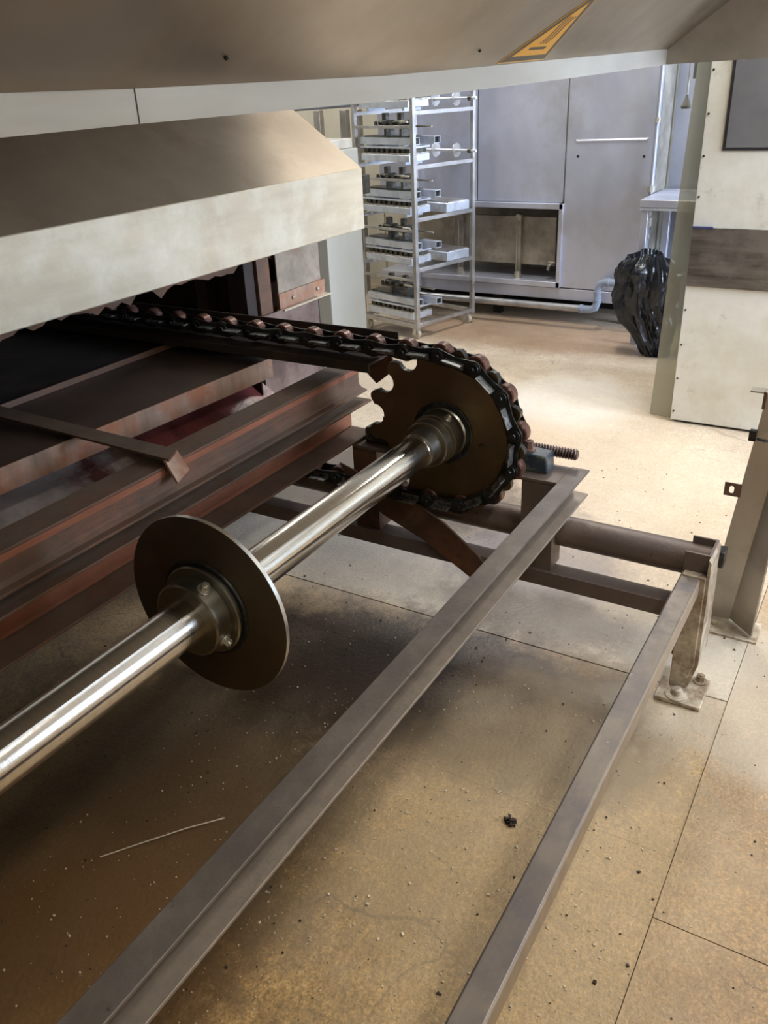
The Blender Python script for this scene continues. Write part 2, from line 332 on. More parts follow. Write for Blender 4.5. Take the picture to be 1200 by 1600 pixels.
def hexbolt(p, d, r, h, name, m, parent, washer=True, seg=6):
    d = V(d).normalized(); b = MB()
    if washer: b.cyl(V(p), V(p)+d*h*0.25, r*1.5, seg=20)
    b.cyl(V(p)+d*h*0.2, V(p)+d*h, r, seg=seg); b.cyl(V(p)+d*h*0.98, V(p)+d*h*1.12, r*0.55, seg=12)
    return b.build(name, m, parent, bevel=r*0.08)

# ================================================================== SETTING
fl = MB().box((-4.5, -4.2, -0.30), (7.2, 7.5, -0.02)).build('floor', JOINTM); tag(fl, kind='structure')
g = 0.0009
xs1 = [-4.5, -1.2, 0.2, 1.475, 2.09, 7.2]
n = 0
for i in range(len(xs1)-1):
    dz = (0, -0.001, 0, -0.0015, 0.001)[i]
    MB().box((xs1[i]+g, 0.187+g, -0.03), (xs1[i+1]-g, 7.5, dz)).build('floor_slab', FLOORG if i == 4 else FLOORM, fl)
xs2 = [-4.5, -0.6, 1.30, 2.42, 7.2]
for i in range(len(xs2)-1):
    MB().box((xs2[i]+g, -4.2, -0.03), (xs2[i+1]-g, 0.187-g, (0, 0.0, 0.001, 0)[i])).build('floor_slab', FLOORO if i == 3 else FLOORO, fl)
tag(MB().box((6.75, -4.2, -0.02), (6.95, 7.5, 3.3)).build('wall_back', WALLM), kind='structure')
tag(MB().box((-4.5, 7.3, -0.02), (6.75, 7.5, 3.3)).build('wall_left', WALLM), kind='structure')
tag(MB().box((-4.5, -4.2, 3.3), (7.2, 7.5, 3.45)).build('ceiling', CEILM), kind='structure')
# right wall with a wide window opening
wr = MB(); wr.box((-4.5, -4.2, -0.02), (6.75, -4.05, 1.0)).box((-4.5, -4.2, 2.9), (6.75, -4.05, 3.3)).box((1.45, -4.2, 1.0), (2.8, -4.05, 2.9)).box((6.3, -4.2, 1.0), (6.75, -4.05, 2.9)).box((-4.5, -4.2, 1.0), (-0.25, -4.05, 2.9))
tag(MB().box((-4.7, -4.2, -0.02), (-4.5, 7.5, 3.3)).build('wall_front', WALLM), kind='structure')
tag(wr.build('wall_right', WALLM), kind='structure')
for y in (4.05, 4.65, 5.3): MB().box((6.735, y-0.012, 0.0), (6.75, y+0.012, 3.3)).build('panel_seam_strip', WALLM, bpy.data.objects['wall_back'])
# ceiling lamps
lamps = [(1.0, -0.9, 1500, 'ceiling lamp nearest the camera, over the open floor'), (3.6, -0.4, 1500, 'ceiling lamp over the gangway beside the cream machine'),
         (4.7, 1.7, 1500, 'ceiling lamp over the gangway in front of the trolley'), (-1.2, -0.6, 1500, 'ceiling lamp behind the camera'),
         (5.2, 4.6, 1500, 'ceiling lamp over the far left corner behind the oven')]
LP = [30, 60, 55, 3, 30]
for (x, y, _, lab), pw in zip(lamps, LP):
    t = thing('ceiling_light', (x, y, 3.22), lab, 'lamp', 'ceiling lamps')
    MB().box((x-0.62, y-0.16, 3.24), (x+0.62, y+0.16, 3.30), bevel=0.01).build('housing', CEILM, t)
    MB().box((x-0.60, y-0.14, 3.215), (x+0.60, y+0.14, 3.24)).build('diffuser', LAMPM, t)
    a = area('lamp_light', (x, y, 3.20), (0, 0, 0), 1.2, 0.3, pw, (1.0, 0.96, 0.88))
    a.parent = t; a.location = (0, 0, -0.02)

# ================================================================== FRONT FRAME (one welded piece)
SY, SZ = 1.083, 0.6657                     # shaft axis
fr = thing('conveyor_frame', (2.0, 0.7, 0), 'rusty brown welded steel conveyor frame with long channel beams and bolted foot', 'machine frame')
def channel(name, x0, x1, y0, zt, h, wdt, m, parent, tl=0.007, webm=None, skew=0.0):
    b = MB()
    prof = [(y0, zt), (y0+wdt, zt), (y0+wdt, zt-h), (y0, zt-h), (y0, zt-h+tl), (y0+wdt-tl*1.2, zt-h+tl*1.3), (y0+wdt-tl*1.2, zt-tl*1.3), (y0, zt-tl)]
    b.prism(prof, 'x', x0, x1)
    return b.build(name, m, parent, bevel=0.0015)
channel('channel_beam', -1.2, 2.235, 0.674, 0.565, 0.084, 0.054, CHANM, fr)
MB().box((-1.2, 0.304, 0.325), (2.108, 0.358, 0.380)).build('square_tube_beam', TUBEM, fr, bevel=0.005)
# upright at far end: channel with two flanges, open towards the oven
up = MB(); prof = [(2.102, 0.357), (2.102, 0.288), (2.205, 0.288), (2.205, 0.357), (2.198, 0.357), (2.198, 0.296), (2.110, 0.296), (2.110, 0.357)]
up.prism(prof, 'z', 0.10, 0.440)
up.build('upright', BEAM, fr, bevel=0.0012)
MB().prism([(0.290, 0.385), (0.352, 0.385), (0.348, 0.012), (0.312, 0.012), (0.288, 0.10)], 'x', 2.075, 2.102).build('lower_leg', FOOTM, fr, bevel=0.003)
MB().prism([(0.282, 0.430), (0.290, 0.440), (0.290, 0.10), (0.312, 0.012), (0.300, 0.012), (0.278, 0.10)], 'x', 2.08, 2.2).build('web_plate', FOOTM, fr, bevel=0.001)
bpl = MB().box((2.008, 0.246, 0.0), (2.15, 0.374, 0.013)).build('base_plate', FOOTM, fr, bevel=0.003)
hexbolt((2.128, 0.272, 0.013), (0, 0, 1), 0.013, 0.024, 'anchor_bolt', FOOTM, bpl)
MB().lathe((2.038, 0.318, 0.013), (0, 0, 1), [(0, 0.032), (0.004, 0.031), (0.008, 0.018), (0.022, 0.014), (0.026, 0.008), (0.026, 0)], 24).build('anchor_bolt', FOOTM, bpl)
MB().cyl((2.188, 0.296, 0.374), (2.188, 1.9, 0.374), 0.0465, seg=28).build('cross_pipe', BEAM, fr)
b = MB(); b.prism([(2.098, 0.272), (2.160, 0.272), (2.160, 0.265), (2.105, 0.265), (2.105, 0.222), (2.098, 0.222)], 'y', 0.340, 2.3); b.build('angle_brace', BEAM, fr, bevel=0.001)
b = MB(); b.prism([(2.112, 0.735), (2.112, 0.835), (2.119, 0.835), (2.119, 0.742), (2.19, 0.742), (2.19, 0.735)], 'z', 0.272, 0.553); b.build('beam_post', BEAM, fr, bevel=0.001)
MB().box((2.11, 0.728, 0.553), (2.232, 1.42, 0.5645)).build('bearing_plate', BEAM, fr, bevel=0.002)
b = MB(); b.prism([(2.112, 1.33), (2.112, 1.42), (2.119, 1.42), (2.119, 1.337), (2.19, 1.337), (2.19, 1.33)], 'z', 0.272, 0.553); b.build('beam_post', RUST, fr, bevel=0.001)
b = MB(); b.prism([(1.46, 0.50), (1.40, 0.405), (1.30, 0.345), (1.15, 0.285), (0.985, 0.19), (0.90, 0.215), (0.965, 0.28), (1.08, 0.365), (1.22, 0.43), (1.36, 0.47)], 'x', 2.088, 2.096)
b.build('flat_brace', RUST, fr, bevel=0.001)
MB().box((2.19, 0.268, 0.36), (2.235, 0.288, 0.41)).build('joint_bracket', OILM, fr, bevel=0.003)
# back channels, ends of the bed, floor posts
MB().prism([(1.448, 0.792), (1.535, 0.792), (1.535, 0.784), (1.458, 0.784), (1.458, 0.712), (1.418, 0.712), (1.418, 0.719), (1.436, 0.722), (1.446, 0.731), (1.448, 0.742)], 'x', -1.2, 2.215).build('rust_rail', RUST, fr, bevel=0.0015)
channel('rust_rail', -1.2, 2.215, 1.402, 0.686, 0.114, 0.098, RUST, fr)
MB().box((-1.2, 1.4465, 0.770), (2.213, 1.449, 0.786)).build('rail_web_face', WEB, fr)
MB().box((-1.2, 1.485, 0.583), (2.213, 1.490, 0.675)).build('rail_web_face', WEB, fr)
for x, y in ((0.1, 1.54), (-1.0, 1.54)):
    MB().box((x-0.03, y, 0.0), (x+0.03, y+0.055, 0.60)).build('floor_post', SOOT, fr, bevel=0.002)
for x, lab in ((-1.0, 1), (-1.0, 2)):
    MB().box((x-0.03, 0.68 if lab == 1 else 0.305, 0.0), (x+0.03, 0.725 if lab == 1 else 0.355, 0.482 if lab == 1 else 0.325)).build('floor_post', BEAM, fr, bevel=0.002)
# chain guide: C section under the top run
gd = MB(); gd.prism([(2.045, 0.863), (2.045, 0.835), (2.052, 0.835), (2.052, 0.856), (2.152, 0.856), (2.152, 0.835), (2.158, 0.835), (2.158, 0.863)], 'y', 1.30, 3.6)
gd.build('chain_guide', SOOT, fr, bevel=0.001)
MB().box((2.150, 1.80, 0.66), (2.156, 3.5, 0.835)).build('guide_skirt', SOOT, fr)
MB().prism([(1.285, 0.895), (1.285, 0.921), (3.6, 0.921), (3.6, 0.86), (1.45, 0.86)], 'x', 2.198, 2.204).build('guide_side_bar', SOOT, fr, bevel=0.001)
MB().sheet([[(2.15, 1.385, 0.855), (2.15, 1.28, 0.86)], [(2.15, 1.372, 0.80), (2.155, 1.272, 0.835)], [(2.15, 1.338, 0.768), (2.16, 1.262, 0.828)]], 0.005).build('bent_strip', RUST, fr)
# strap laid from the tray to the upper rail, bent end
MB().sheet([[(1.333, 2.32, 0.828), (1.39, 2.32, 0.828)], [(1.333, 1.43, 0.808), (1.39, 1.455, 0.808)]], 0.006).build('strap', RUST, fr)
MB().sheet([[(1.328, 1.445, 0.809), (1.388, 1.46, 0.809)], [(1.326, 1.41, 0.756), (1.386, 1.425, 0.765)]], 0.006).build('strap_end_tab', TRAYLIP, fr)

# ================================================================== SHAFT
sh = thing('drive_shaft', (1.0, SY, SZ), 'polished steel conveyor shaft carrying a toothed sprocket and a round disc', 'drive shaft')
MB().lathe((-1.3, SY, SZ), (1, 0, 0), [(0, 0), (0, 0.0465), (3.25, 0.0465), (3.25, 0.0465), (3.27, 0.049), (3.53, 0.049), (3.53, 0)], 64).build('shaft', CHROME, sh)
# middle disc
dk = MB(); X0 = 1.043; dk.lathe((X0, SY, SZ), (1, 0, 0), [(0, 0.05), (0, 0.198), (0.0015, 0.2005), (0.0105, 0.2005), (0.012, 0.199), (0.012, 0.05)], 128)
dsk = dk.build('disc', [DISCM, DISCEDGE], sh)
for p in dsk.data.polygons:
    cy = math.hypot(p.center.y, p.center.z)
    if cy > 0.1985 and abs(p.normal.x) < 0.5: p.material_index = 1
hb = MB(); hb.lathe((0.985, SY, SZ), (1, 0, 0), [(0, 0.0468), (0, 0.076), (0.003, 0.080), (0.040, 0.080), (0.043, 0.078), (0.043, 0.095), (0.046, 0.098), (0.058, 0.098), (0.058, 0.0468)], 72)
hbo = hb.build('disc_hub', HUBM, dsk)
MB().lathe((1.0425, SY, SZ), (1, 0, 0), [(0, 0.100), (-0.004, 0.1005), (-0.004, 0.107), (0, 0.108)], 72).build('weld_ring', OILM, dsk)
for ang in (118, 206, 300):
    a = math.radians(ang); d = V((0, math.cos(a), math.sin(a)))
    hexbolt(V((1.008, SY, SZ))+d*0.0795, d, 0.0095, 0.016, 'hub_bolt', BOLTM, dsk)
# sprocket (13 teeth)
NT = 13; PR = 0.2355; PH = math.radians(88.6); PITCH = 2*PR*math.sin(PI/NT)
prof = []
for k in range(NT):
    c = PH + k*2*PI/NT
    cp = V((math.cos(c)*PR, math.sin(c)*PR)); rr = 0.0325
    # seat arc opened outwards, then tooth flank to tip
    for j in range(9):
        t = math.radians(-98 + 196*j/8)
        dirn = V((math.cos(c+PI+t), math.sin(c+PI+t)))
        prof.append(cp + dirn*rr)
    a = c + PI/NT
    for s_ in (-0.045, 0.0, 0.045): prof.append(V((math.cos(a+s_), math.sin(a+s_)))*(0.262 if s_ == 0 else 0.258))
# order check: arc must run from lower angle to higher angle
def angof(p, ref): 
    a = math.atan2(p.y, p.x)-ref
    return (a+PI) % (2*PI)-PI
out = []
for k in range(NT):
    seg = prof[k*12:(k+1)*12]; c = PH+k*2*PI/NT
    arc = seg[:9]
    if angof(arc[0], c) > angof(arc[-1], c): arc = arc[::-1]
    out += arc + seg[9:]
sp = MB(); sp.prism([(SY+p.x, SZ+p.y) for p in out], 'x', 2.096, 2.116)
spo = sp.build('sprocket', [SPROCKM, OILM], sh, bevel=0.0012)
for p in spo.data.polygons:
    if abs(p.normal.x) < 0.5: p.material_index = 1
MB().lathe((2.0905, SY, SZ), (1, 0, 0), [(0, 0.05), (0, 0.094), (0.002, 0.097), (0.006, 0.097)], 64).build('hub_ring', OILM, spo)
MB().lathe((1.985, SY, SZ), (1, 0, 0), [(0, 0.0485), (0, 0.066), (0.002, 0.069), (0.028, 0.069), (0.029, 0.0675), (0.031, 0.0675), (0.032, 0.072), (0.046, 0.072), (0.047, 0.0705), (0.049, 0.0705), (0.050, 0.075), (0.100, 0.075), (0.105, 0.079), (0.106, 0.05)], 72).build('sprocket_hub', HUBM, spo)
MB().lathe((1.93, SY, SZ), (1, 0, 0), [(0, 0.0470), (0.004, 0.052), (0.05, 0.053), (0.056, 0.053), (0.056, 0.047)], 64).build('shaft_sleeve', HUBM, spo)
a = math.radians(122); d = V((0, math.cos(a), math.sin(a)))
hexbolt(V((2.050, SY, SZ))+d*0.075, d, 0.008, 0.014, 'hub_bolt', BOLTM, spo)
hexbolt((2.095, SY-0.125, SZ-0.02), (-1, 0, 0), 0.005, 0.004, 'plugged_hole', OILM, spo, washer=False, seg=12)

# ================================================================== CHAIN
ch = thing('roller_chain', (2.106, SY, SZ), 'heavy oiled roller chain with rusty rollers wrapped over the sprocket', 'chain')
pts = []
for k in range(-1, 8): pts.append((SY+PR*math.cos(PH+k*2*PI/NT), SZ+PR*math.sin(PH+k*2*PI/NT)))
pts = pts[1:]                                # k=0 .. 7  (88.6 deg ... 282 deg)
y, z = pts[0]; top = []
for i in range(1, 19): top.append((y+PITCH*i, z+0.0003*i))
y, z = pts[-1]; bot = []
for i in range(1, 8): bot.append((y+PITCH*i*0.999, z+0.004*i*(1 if i < 4 else 0)+(0.012 if i >= 4 else 0)-0.002*math.sin(i)))
path = top[::-1] + pts + bot
def plate_mesh(x0, x1, h, waist):
    b = MB(); pr = []
    for i in range(9):
        t = math.radians(-90+180*i/8); pr.append((PITCH/2+math.cos(t)*h, math.sin(t)*h))
    pr.append((0, waist))
    for i in range(9):
        t = math.radians(90+180*i/8); pr.append((-PITCH/2+math.cos(t)*h, math.sin(t)*h))
    pr.append((0, -waist))
    b.prism(pr, 'x', x0, x1); return b
def proto(b, name, m):
    o = b.build(name, m, None, origin=(0, 0, 0)); return o
X = 2.106
plN = [proto(plate_mesh(-0.029, -0.0245, 0.0235, 0.0165), 'link_plate', OILM), proto(plate_mesh(-0.0238, -0.0195, 0.0235, 0.0165), 'link_plate', OILM)]
plF = [proto(plate_mesh(0.0245, 0.029, 0.0235, 0.0165), 'link_plate', OILM), proto(plate_mesh(0.0195, 0.0238, 0.0235, 0.0165), 'link_plate', OILM)]
rl = MB(); rl.lathe((-0.013, 0, 0), (1, 0, 0), [(0, 0.012), (0, 0.029), (0.003, 0.0325), (0.031, 0.0325), (0.034, 0.029), (0.034, 0.012)], 28); rl = proto(rl, 'roller', ROLLM)
pn = MB(); pn.lathe((-0.040, 0, 0), (1, 0, 0), [(0, 0), (0, 0.0075), (0.002, 0.0085), (0.007, 0.0085), (0.007, 0.0185), (0.011, 0.0195), (0.011, 0.009), (0.074, 0.009), (0.074, 0)], 16); pn = proto(pn, 'pin', OILM)
tb = MB(); tb.box((-0.062, -0.030, 0.002), (-0.029, 0.030, 0.0065), bevel=0.001).box((-0.0325, -0.030, -0.012), (-0.029, 0.030, 0.004)); tb = proto(tb, 'attachment_tab', TABM)
tf = MB(); tf.box((0.029, -0.022, 0.002), (0.052, 0.022, 0.0065), bevel=0.001); tf = proto(tf, 'attachment_tab', TABM)
protos = plN+plF+[rl, pn, tb, tf]
used = set()
def put(o, y, z, ang):
    c = o.copy() if o in used else o
    if o in used: COL.objects.link(c)
    used.add(o)
    c.parent = ch; c.location = (0, y-SY, z-SZ); c.rotation_euler = (ang, 0, 0)
for i, (y, z) in enumerate(path):
    put(rl, y, z, 0); put(pn, y, z, 0)
    if i+1 < len(path):
        y2, z2 = path[i+1]; my, mz = (y+y2)/2, (z+z2)/2; ang = math.atan2(z2-z, y2-y)
        # local +z must point away from the sprocket: travel direction is -y on top -> flip
        put(plN[i % 2], my, mz, ang); put(plF[i % 2], my, mz, ang)
        put(tb, my, mz, ang+PI); put(tf, my, mz, ang+PI)

# ================================================================== BEARING
bg_ = thing('pillow_block', (2.18, 0.9, 0.5645), 'blue painted bearing block bolted beside the sprocket on the brown plate', 'bearing')
b = MB(); pr = [(0.772, 0.5645), (1.394, 0.5645), (1.394, 0.612), (1.25, 0.63), (1.18, 0.70), (1.13, 0.748), (1.083, 0.757), (1.036, 0.748), (0.985, 0.70), (0.915, 0.628), (0.86, 0.622), (0.778, 0.618)]
b.prism(pr, 'x', 2.150, 2.212); b.build('housing', BLUE, bg_, bevel=0.005)
MB().lathe((2.142, SY, SZ), (1, 0, 0), [(0, 0.0495), (0, 0.062), (0.008, 0.066), (0.008, 0.0495)], 40).build('bearing_ring', HUBM, bg_)
for yy in (0.842, 1.325):
    hexbolt((2.178, yy, 0.620), (0, 0, 1), 0.013, 0.030, 'mounting_bolt', RUSTBOLT, bg_)
rod = MB(); pr = []; Lr = 0.38; np_ = 42
pr.append((0, 0)); pr.append((0, 0.0125))
for i in range(np_):
    t = 0.002+i*(Lr-0.004)/np_; pr.append((t, 0.0135)); pr.append((t+0.003, 0.0168)); pr.append((t+0.006, 0.0168))
pr.append((Lr, 0.0135)); pr.append((Lr, 0))
ro = rod.lathe((2.236, 0.713, 0.604), (0, 1, 0), pr, 20).build('threaded_rod', RODM)
tag(ro, 'dark coarse threaded rod sticking out behind the blue bearing block', 'threaded rod')
# lock nut on the rod welded to the frame side
MB().cyl((2.236, 0.93, 0.604), (2.236, 0.965, 0.604), 0.027, seg=6).build('lock_nut', RUSTBOLT, ro, bevel=0.002)
MB().box((2.225, 0.97, 0.553), (2.247, 1.0, 0.64)).build('rod_bracket', RUST, fr, bevel=0.002)

# ================================================================== OVEN
ov = thing('tunnel_oven', (1.5, 2.4, 0), 'stainless tunnel oven mouth with deep fascia lip and sooty dark interior', 'oven')
YL = 2.0
MB().box((-1.6, YL-0.0, 1.0515), (3.175, YL+0.030, 1.291)).build('fascia_lip', LIPM, ov, bevel=0.004)
b = MB(); b.sheet([[(-1.6, YL, 1.292), (3.175, YL, 1.292)], [(-1.6, 2.62, 1.62+0.06), (2.97, 2.62, 1.68)]], -0.004)
b = MB(); b.sheet([[(-1.6, YL+0.001, 1.291), (3.172, YL+0.001, 1.291)], [(-1.6, 2.31, 1.506), (3.172, 2.31, 1.506)], [(-1.6, 2.75, 1.81), (3.172, 2.75, 1.81)]], 0.004)
b.build('sloped_roof', ROOFM, ov)
MB().prism([(YL+0.03, 1.27), (2.31, 1.49), (2.74, 1.79), (3.6, 1.79), (3.6, 1.06), (YL+0.03, 1.06)], 'x', 3.150, 3.170).build('end_cheek', STEEL, ov)
MB().box((-1.6, 3.55, 0.0), (2.87, 3.60, 1.80)).build('back_panel', SOOT, ov)
MB().box((-1.6, YL+0.035, 1.19), (3.14, 3.55, 1.21)).build('chamber_roof', SOOT, ov)
MB().box((-1.60, YL+0.04, 0.3), (-1.56, 3.55, 1.19)).build('chamber_side', SOOT, ov)
# torn insulation foil hanging under the lip
b = MB(); random.seed(3)
cols = 60; rows = []
top_ = [(0.9+2.0*i/cols, YL+0.05, 1.06) for i in range(cols+1)]
low_ = []
dep = 0.02
for i in range(cols+1):
    if i % 5 == 0: dep = random.uniform(0.012, 0.05)
    low_.append((0.9+2.0*i/cols, YL+0.055, 1.050-dep*random.uniform(0.1, 1.0)))
b.sheet([top_, low_], 0.002); b.build('torn_foil_edge', RUST, ov)
# far side post and access plate
MB().box((2.40, YL+0.035, 0.60), (2.455, YL+0.12, 1.19)).build('mouth_post', SOOT, ov, bevel=0.002)
MB().box((2.457, YL+0.02, 0.60), (2.53, YL+0.12, 1.19)).build('mouth_post', RUST, ov, bevel=0.003)
pl = MB().box((2.583, YL+0.030, 0.848), (2.865, YL+0.036, 1.12)).build('access_plate', PLATEM, ov, bevel=0.001)
MB().box((2.57, YL+0.018, 0.842), (2.875, YL+0.030, 0.900)).build('plate_flange', TRAYLIP, pl, bevel=0.001)
MB().box((2.57, YL-0.004, 0.838), (2.885, YL+0.034, 0.843)).build('plate_flange', LIPM, pl)
for x in (2.655, 2.82): hexbolt((x, YL+0.018, 0.872), (0, -1, 0), 0.008, 0.008, 'screw', BOLTM, pl, washer=False, seg=10)
MB().box((2.53, YL+0.12, 0.40), (2.86, YL+0.13, 0.92)).build('inner_side_sheet', SHEETM, ov)
MB().box((2.60, YL+0.05, 0.55), (2.76, YL+0.075, 0.84)).build('rusty_upright', RUST, ov, bevel=0.002)
# tray (entry plate) with rust streaked front lip
MB().sheet([[(2.14, 1.738, 0.80), (-1.6, 1.93, 0.80)], [(2.14, 2.16, 0.805), (-1.6, 2.20, 0.805)]], -0.006).build('entry_plate', TRAYM, ov)
MB().sheet([[(2.14, 2.15, 0.818), (-1.6, 2.17, 0.818)], [(2.14, 3.5, 0.83), (-1.6, 3.5, 0.83)]], -0.006).build('entry_plate', SOOT, ov)
MB().sheet([[(2.14, 1.737, 0.806), (-1.6, 1.929, 0.806)], [(2.14, 1.737, 0.742), (-1.6, 1.929, 0.738)]], 0.004).build('tray_lip', TRAYLIP, ov)
MB().box((-1.6, 2.145, 0.806), (2.14, 2.152, 0.824)).build('plate_step', RUST, ov)
MB().box((-1.6, 2.78, 0.84), (2.10, 2.83, 0.875)).build('inner_cross_bar', TRAYLIP, ov, bevel=0.003)
# sloping drip sheet below the tray
rows = []
random.seed(5)
for j in range(7):
    r_ = []
    for i in range(40):
        x = -1.6+3.72*i/39; yy = 1.64+0.36*j/6
        r_.append((x, yy, 0.50+0.225*j/6+0.010*math.sin(i*0.8+j)+random.uniform(-0.004, 0.004)))
    rows.append(r_)
MB().sheet(rows, 0.002).build('drip_sheet', DRIPM, ov)
MB().box((2.42, 2.005, 0.40), (2.80, 2.011, 0.845)).build('side_skirt', SHEETM, ov)
for x in (-1.4, 1.2, 2.83): MB().box((x-0.03, 2.6, 0), (x+0.03, 2.66, 0.81 if x < 2 else 1.06)).build('oven_leg', RUST, ov, bevel=0.002)
MB().box((2.80, 2.10, 0.62), (2.86, 3.50, 0.66)).build('bottom_frame', SOOT, ov)
MB().box((2.862, 2.05, 0.40), (2.872, 3.55, 1.20)).build('chamber_side', SOOT, ov)
# crumpled red film behind the rail
rows = []
random.seed(11)
for j in range(6):
    rows.append([(1.58+0.62*i/11, 1.66+0.225*(1-j/5)+0.01*math.sin(i*1.7+j)+random.uniform(-0.012, 0.012), 0.725-0.15*j/5+random.uniform(-0.006, 0.012)) for i in range(12)])
rf = MB().sheet(rows, 0.002).build('crumpled_film', REDM); tag(rf, 'crumpled dull red plastic film hanging between the rusty rail and the tray', 'plastic film')

# ================================================================== CANOPY
hd = thing('extraction_canopy', (1.5, 0.8, 1.6), 'brushed stainless canopy overhead with narrow rim and sloping panel', 'canopy')
XE = 3.16
def rimz(x): 
    P = [(-2.2, 1.553, 1.597), (0.6, 1.567, 1.610), (0.79, 1.569, 1.609), (1.35, 1.572, 1.613), (1.82, 1.581, 1.625), (2.25, 1.590, 1.637), (3.16, 1.613, 1.661)]
    for a, c in zip(P, P[1:]):
        if x <= c[0]+1e-6:
            t = (x-a[0])/(c[0]-a[0]); return a[1]+(c[1]-a[1])*t, a[2]+(c[2]-a[2])*t
    return P[-1][1:]
def rim(xs, dy):
    top_ = [(x, 0.8+dy, rimz(x)[1]) for x in xs]; bt = [(x, 0.8+dy, rimz(x)[0]) for x in xs]
    return MB().sheet([top_, bt], -0.004)
rim([-2.2, -1.0, 0, 0.6, 0.788], 0.0).build('rim_panel', HOODM, hd)
rim([0.789, 1.1, 1.35, 1.6, 1.82, 2.05, 2.25, 2.6, 2.9, 3.16], -0.0015).build('rim_panel', HOODM, hd)
tl = math.radians(35)
def slope_pt(x, h): return (x, 0.8-math.cos(tl)*h, rimz(x)[1]+math.sin(tl)*h)
rows = []
for h in (0, 0.01, 0.2, 0.4, 0.6, 0.85):
    rows.append([slope_pt(x, h) for x in (-2.2, -1, 0, 0.6, 0.79, 1.1, 1.35, 1.6, 1.82, 2.05, 2.25, 2.6, 2.9, 3.16)])
MB().sheet(rows, -0.004).build('sloping_panel', SLOPEM, hd)
MB().box((-2.2, 0.81, 1.83), (3.155, 3.6, 1.85)).build('roof_shade_panel', HOODM, hd)  # this and the sheet below: unseen, added to darken the oven roof
MB().box((-2.2, 0.806, 1.66), (3.155, 0.812, 1.83)).build('back_sheet', HOODM, hd)
MB().prism([(0.805, 1.613), (0.805, 1.665), (0.10, 2.16), (-0.6, 2.16), (-0.6, 1.632)], 'x', 3.155, 3.163).build('end_panel', HOODM, hd)
for x, h in ((0.90, 0.02), (0.912, -0.022)): 
    z0, z1 = rimz(x)
    if h > 0: hexbolt((x, 0.80-0.0, z1+0.05), (0, -1, 0), 0.0, 0.0, 'x', BOLTM, hd) if False else None
# warning sticker: equilateral triangle on the sloping panel
def on_slope(x, h, lift):
    p = V(slope_pt(x, h)); n = V((0, -math.sin(tl), -math.cos(tl))); return p+n*lift
def tri(pts2, lift, th, name, m, parent):
    b = MB(); A = [b.bm.verts.new(on_slope(x, h, lift)) for x, h in pts2]; B = [b.bm.verts.new(on_slope(x, h, lift+th)) for x, h in pts2]
    nn = len(pts2)
    for i in range(nn): b.bm.faces.new((A[i], A[(i+1) % nn], B[(i+1) % nn], B[i]))
    b.bm.faces.new(A); b.bm.faces.new(B[::-1]); return b.build(name, m, parent)
bx0, bx1 = 1.790, 2.050; H_ = 0.215; cx = (bx0+bx1)/2
def T(f, base_in): # scaled triangle about the centroid
    cyy = 0.006+H_/3
    return [(cx+(bx0-cx)*f, cyy+(0.006-cyy)*f), (cx+(bx1-cx)*f, cyy+(0.006-cyy)*f), (cx, cyy+(0.006+H_-cyy)*f)]
stk = tri(T(1.0, 0), 0.0045, 0.0005, 'warning_sticker', YELL, hd); stk['label'] = 'triangular amber and black hot surface warning sticker'
tri(T(0.95, 0), 0.0050, 0.0004, 'sticker_border', BLK, stk)
tri(T(0.72, 0), 0.0054, 0.0004, 'sticker_field', YELL, stk)
b0 = 0.050
tri([(cx-0.045, b0-0.006), (cx+0.045, b0-0.006), (cx+0.045, b0+0.002), (cx-0.045, b0+0.002)], 0.0058, 0.0003, 'sticker_symbol', BLK, stk)
for k in (-1, 0, 1):
    pl_, pr_ = [], []
    for i in range(13):
        h = b0+0.012+i*0.0065; xx = cx+k*0.016+0.005*math.sin(i/12*2*PI); wd = 0.0034
        pl_.append((xx-wd, h)); pr_.append((xx+wd, h))
    tri(pl_+pr_[::-1], 0.0058, 0.0003, 'sticker_symbol', BLK, stk)
for x in (0.905, 1.63): 
    p = on_slope(x, 0.05, 0.004); hexbolt(p, (0, -math.sin(tl), -math.cos(tl)), 0.003, 0.003, 'rivet', OILM, hd, washer=False, seg=10)

# ================================================================== RIGHT LEANING LEG
lg = thing('machine_leg', (2.45, 0.25, 0), 'dull stainless folded leg leaning at the right edge beside the bolted foot', 'machine leg')
def leg_pt(x, y, z): return (x-0.02*z, y-0.10*z, z)
def leg_face(pa, pb, z0, z1, name, m, th=0.005, wid=1.0):
    return MB().sheet([[leg_pt(*pa, z1), leg_pt(*pb, z1)], [leg_pt(*pa, z0), leg_pt(*pb, z0)]], th).build(name, m, lg)
leg_face((2.50, 0.338), (2.505, 0.262), 0.008, 0.83, 'front_web', LEGM)
b = MB().sheet([[leg_pt(2.505, 0.262, 0.83), leg_pt(2.47, 0.242, 0.83)], [leg_pt(2.505, 0.262, 0.45), leg_pt(2.455, 0.215, 0.45)], [leg_pt(2.505, 0.262, 0.012), leg_pt(2.43, 0.182, 0.012)]], 0.005); b.build('side_flange', LEGM, lg)
leg_face((2.50, 0.338), (2.55, 0.338), 0.008, 0.83, 'return_flange', LEGM)
MB().box((2.405, 0.165, 0.0), (2.52, 0.352, 0.008)).build('base_plate', FOOTM, lg, bevel=0.002)
MB().cyl((2.455, 0.30, 0.008), (2.455, 0.30, 0.018), 0.010, seg=16).build('plate_screw', FOOTM, lg, bevel=0.001)
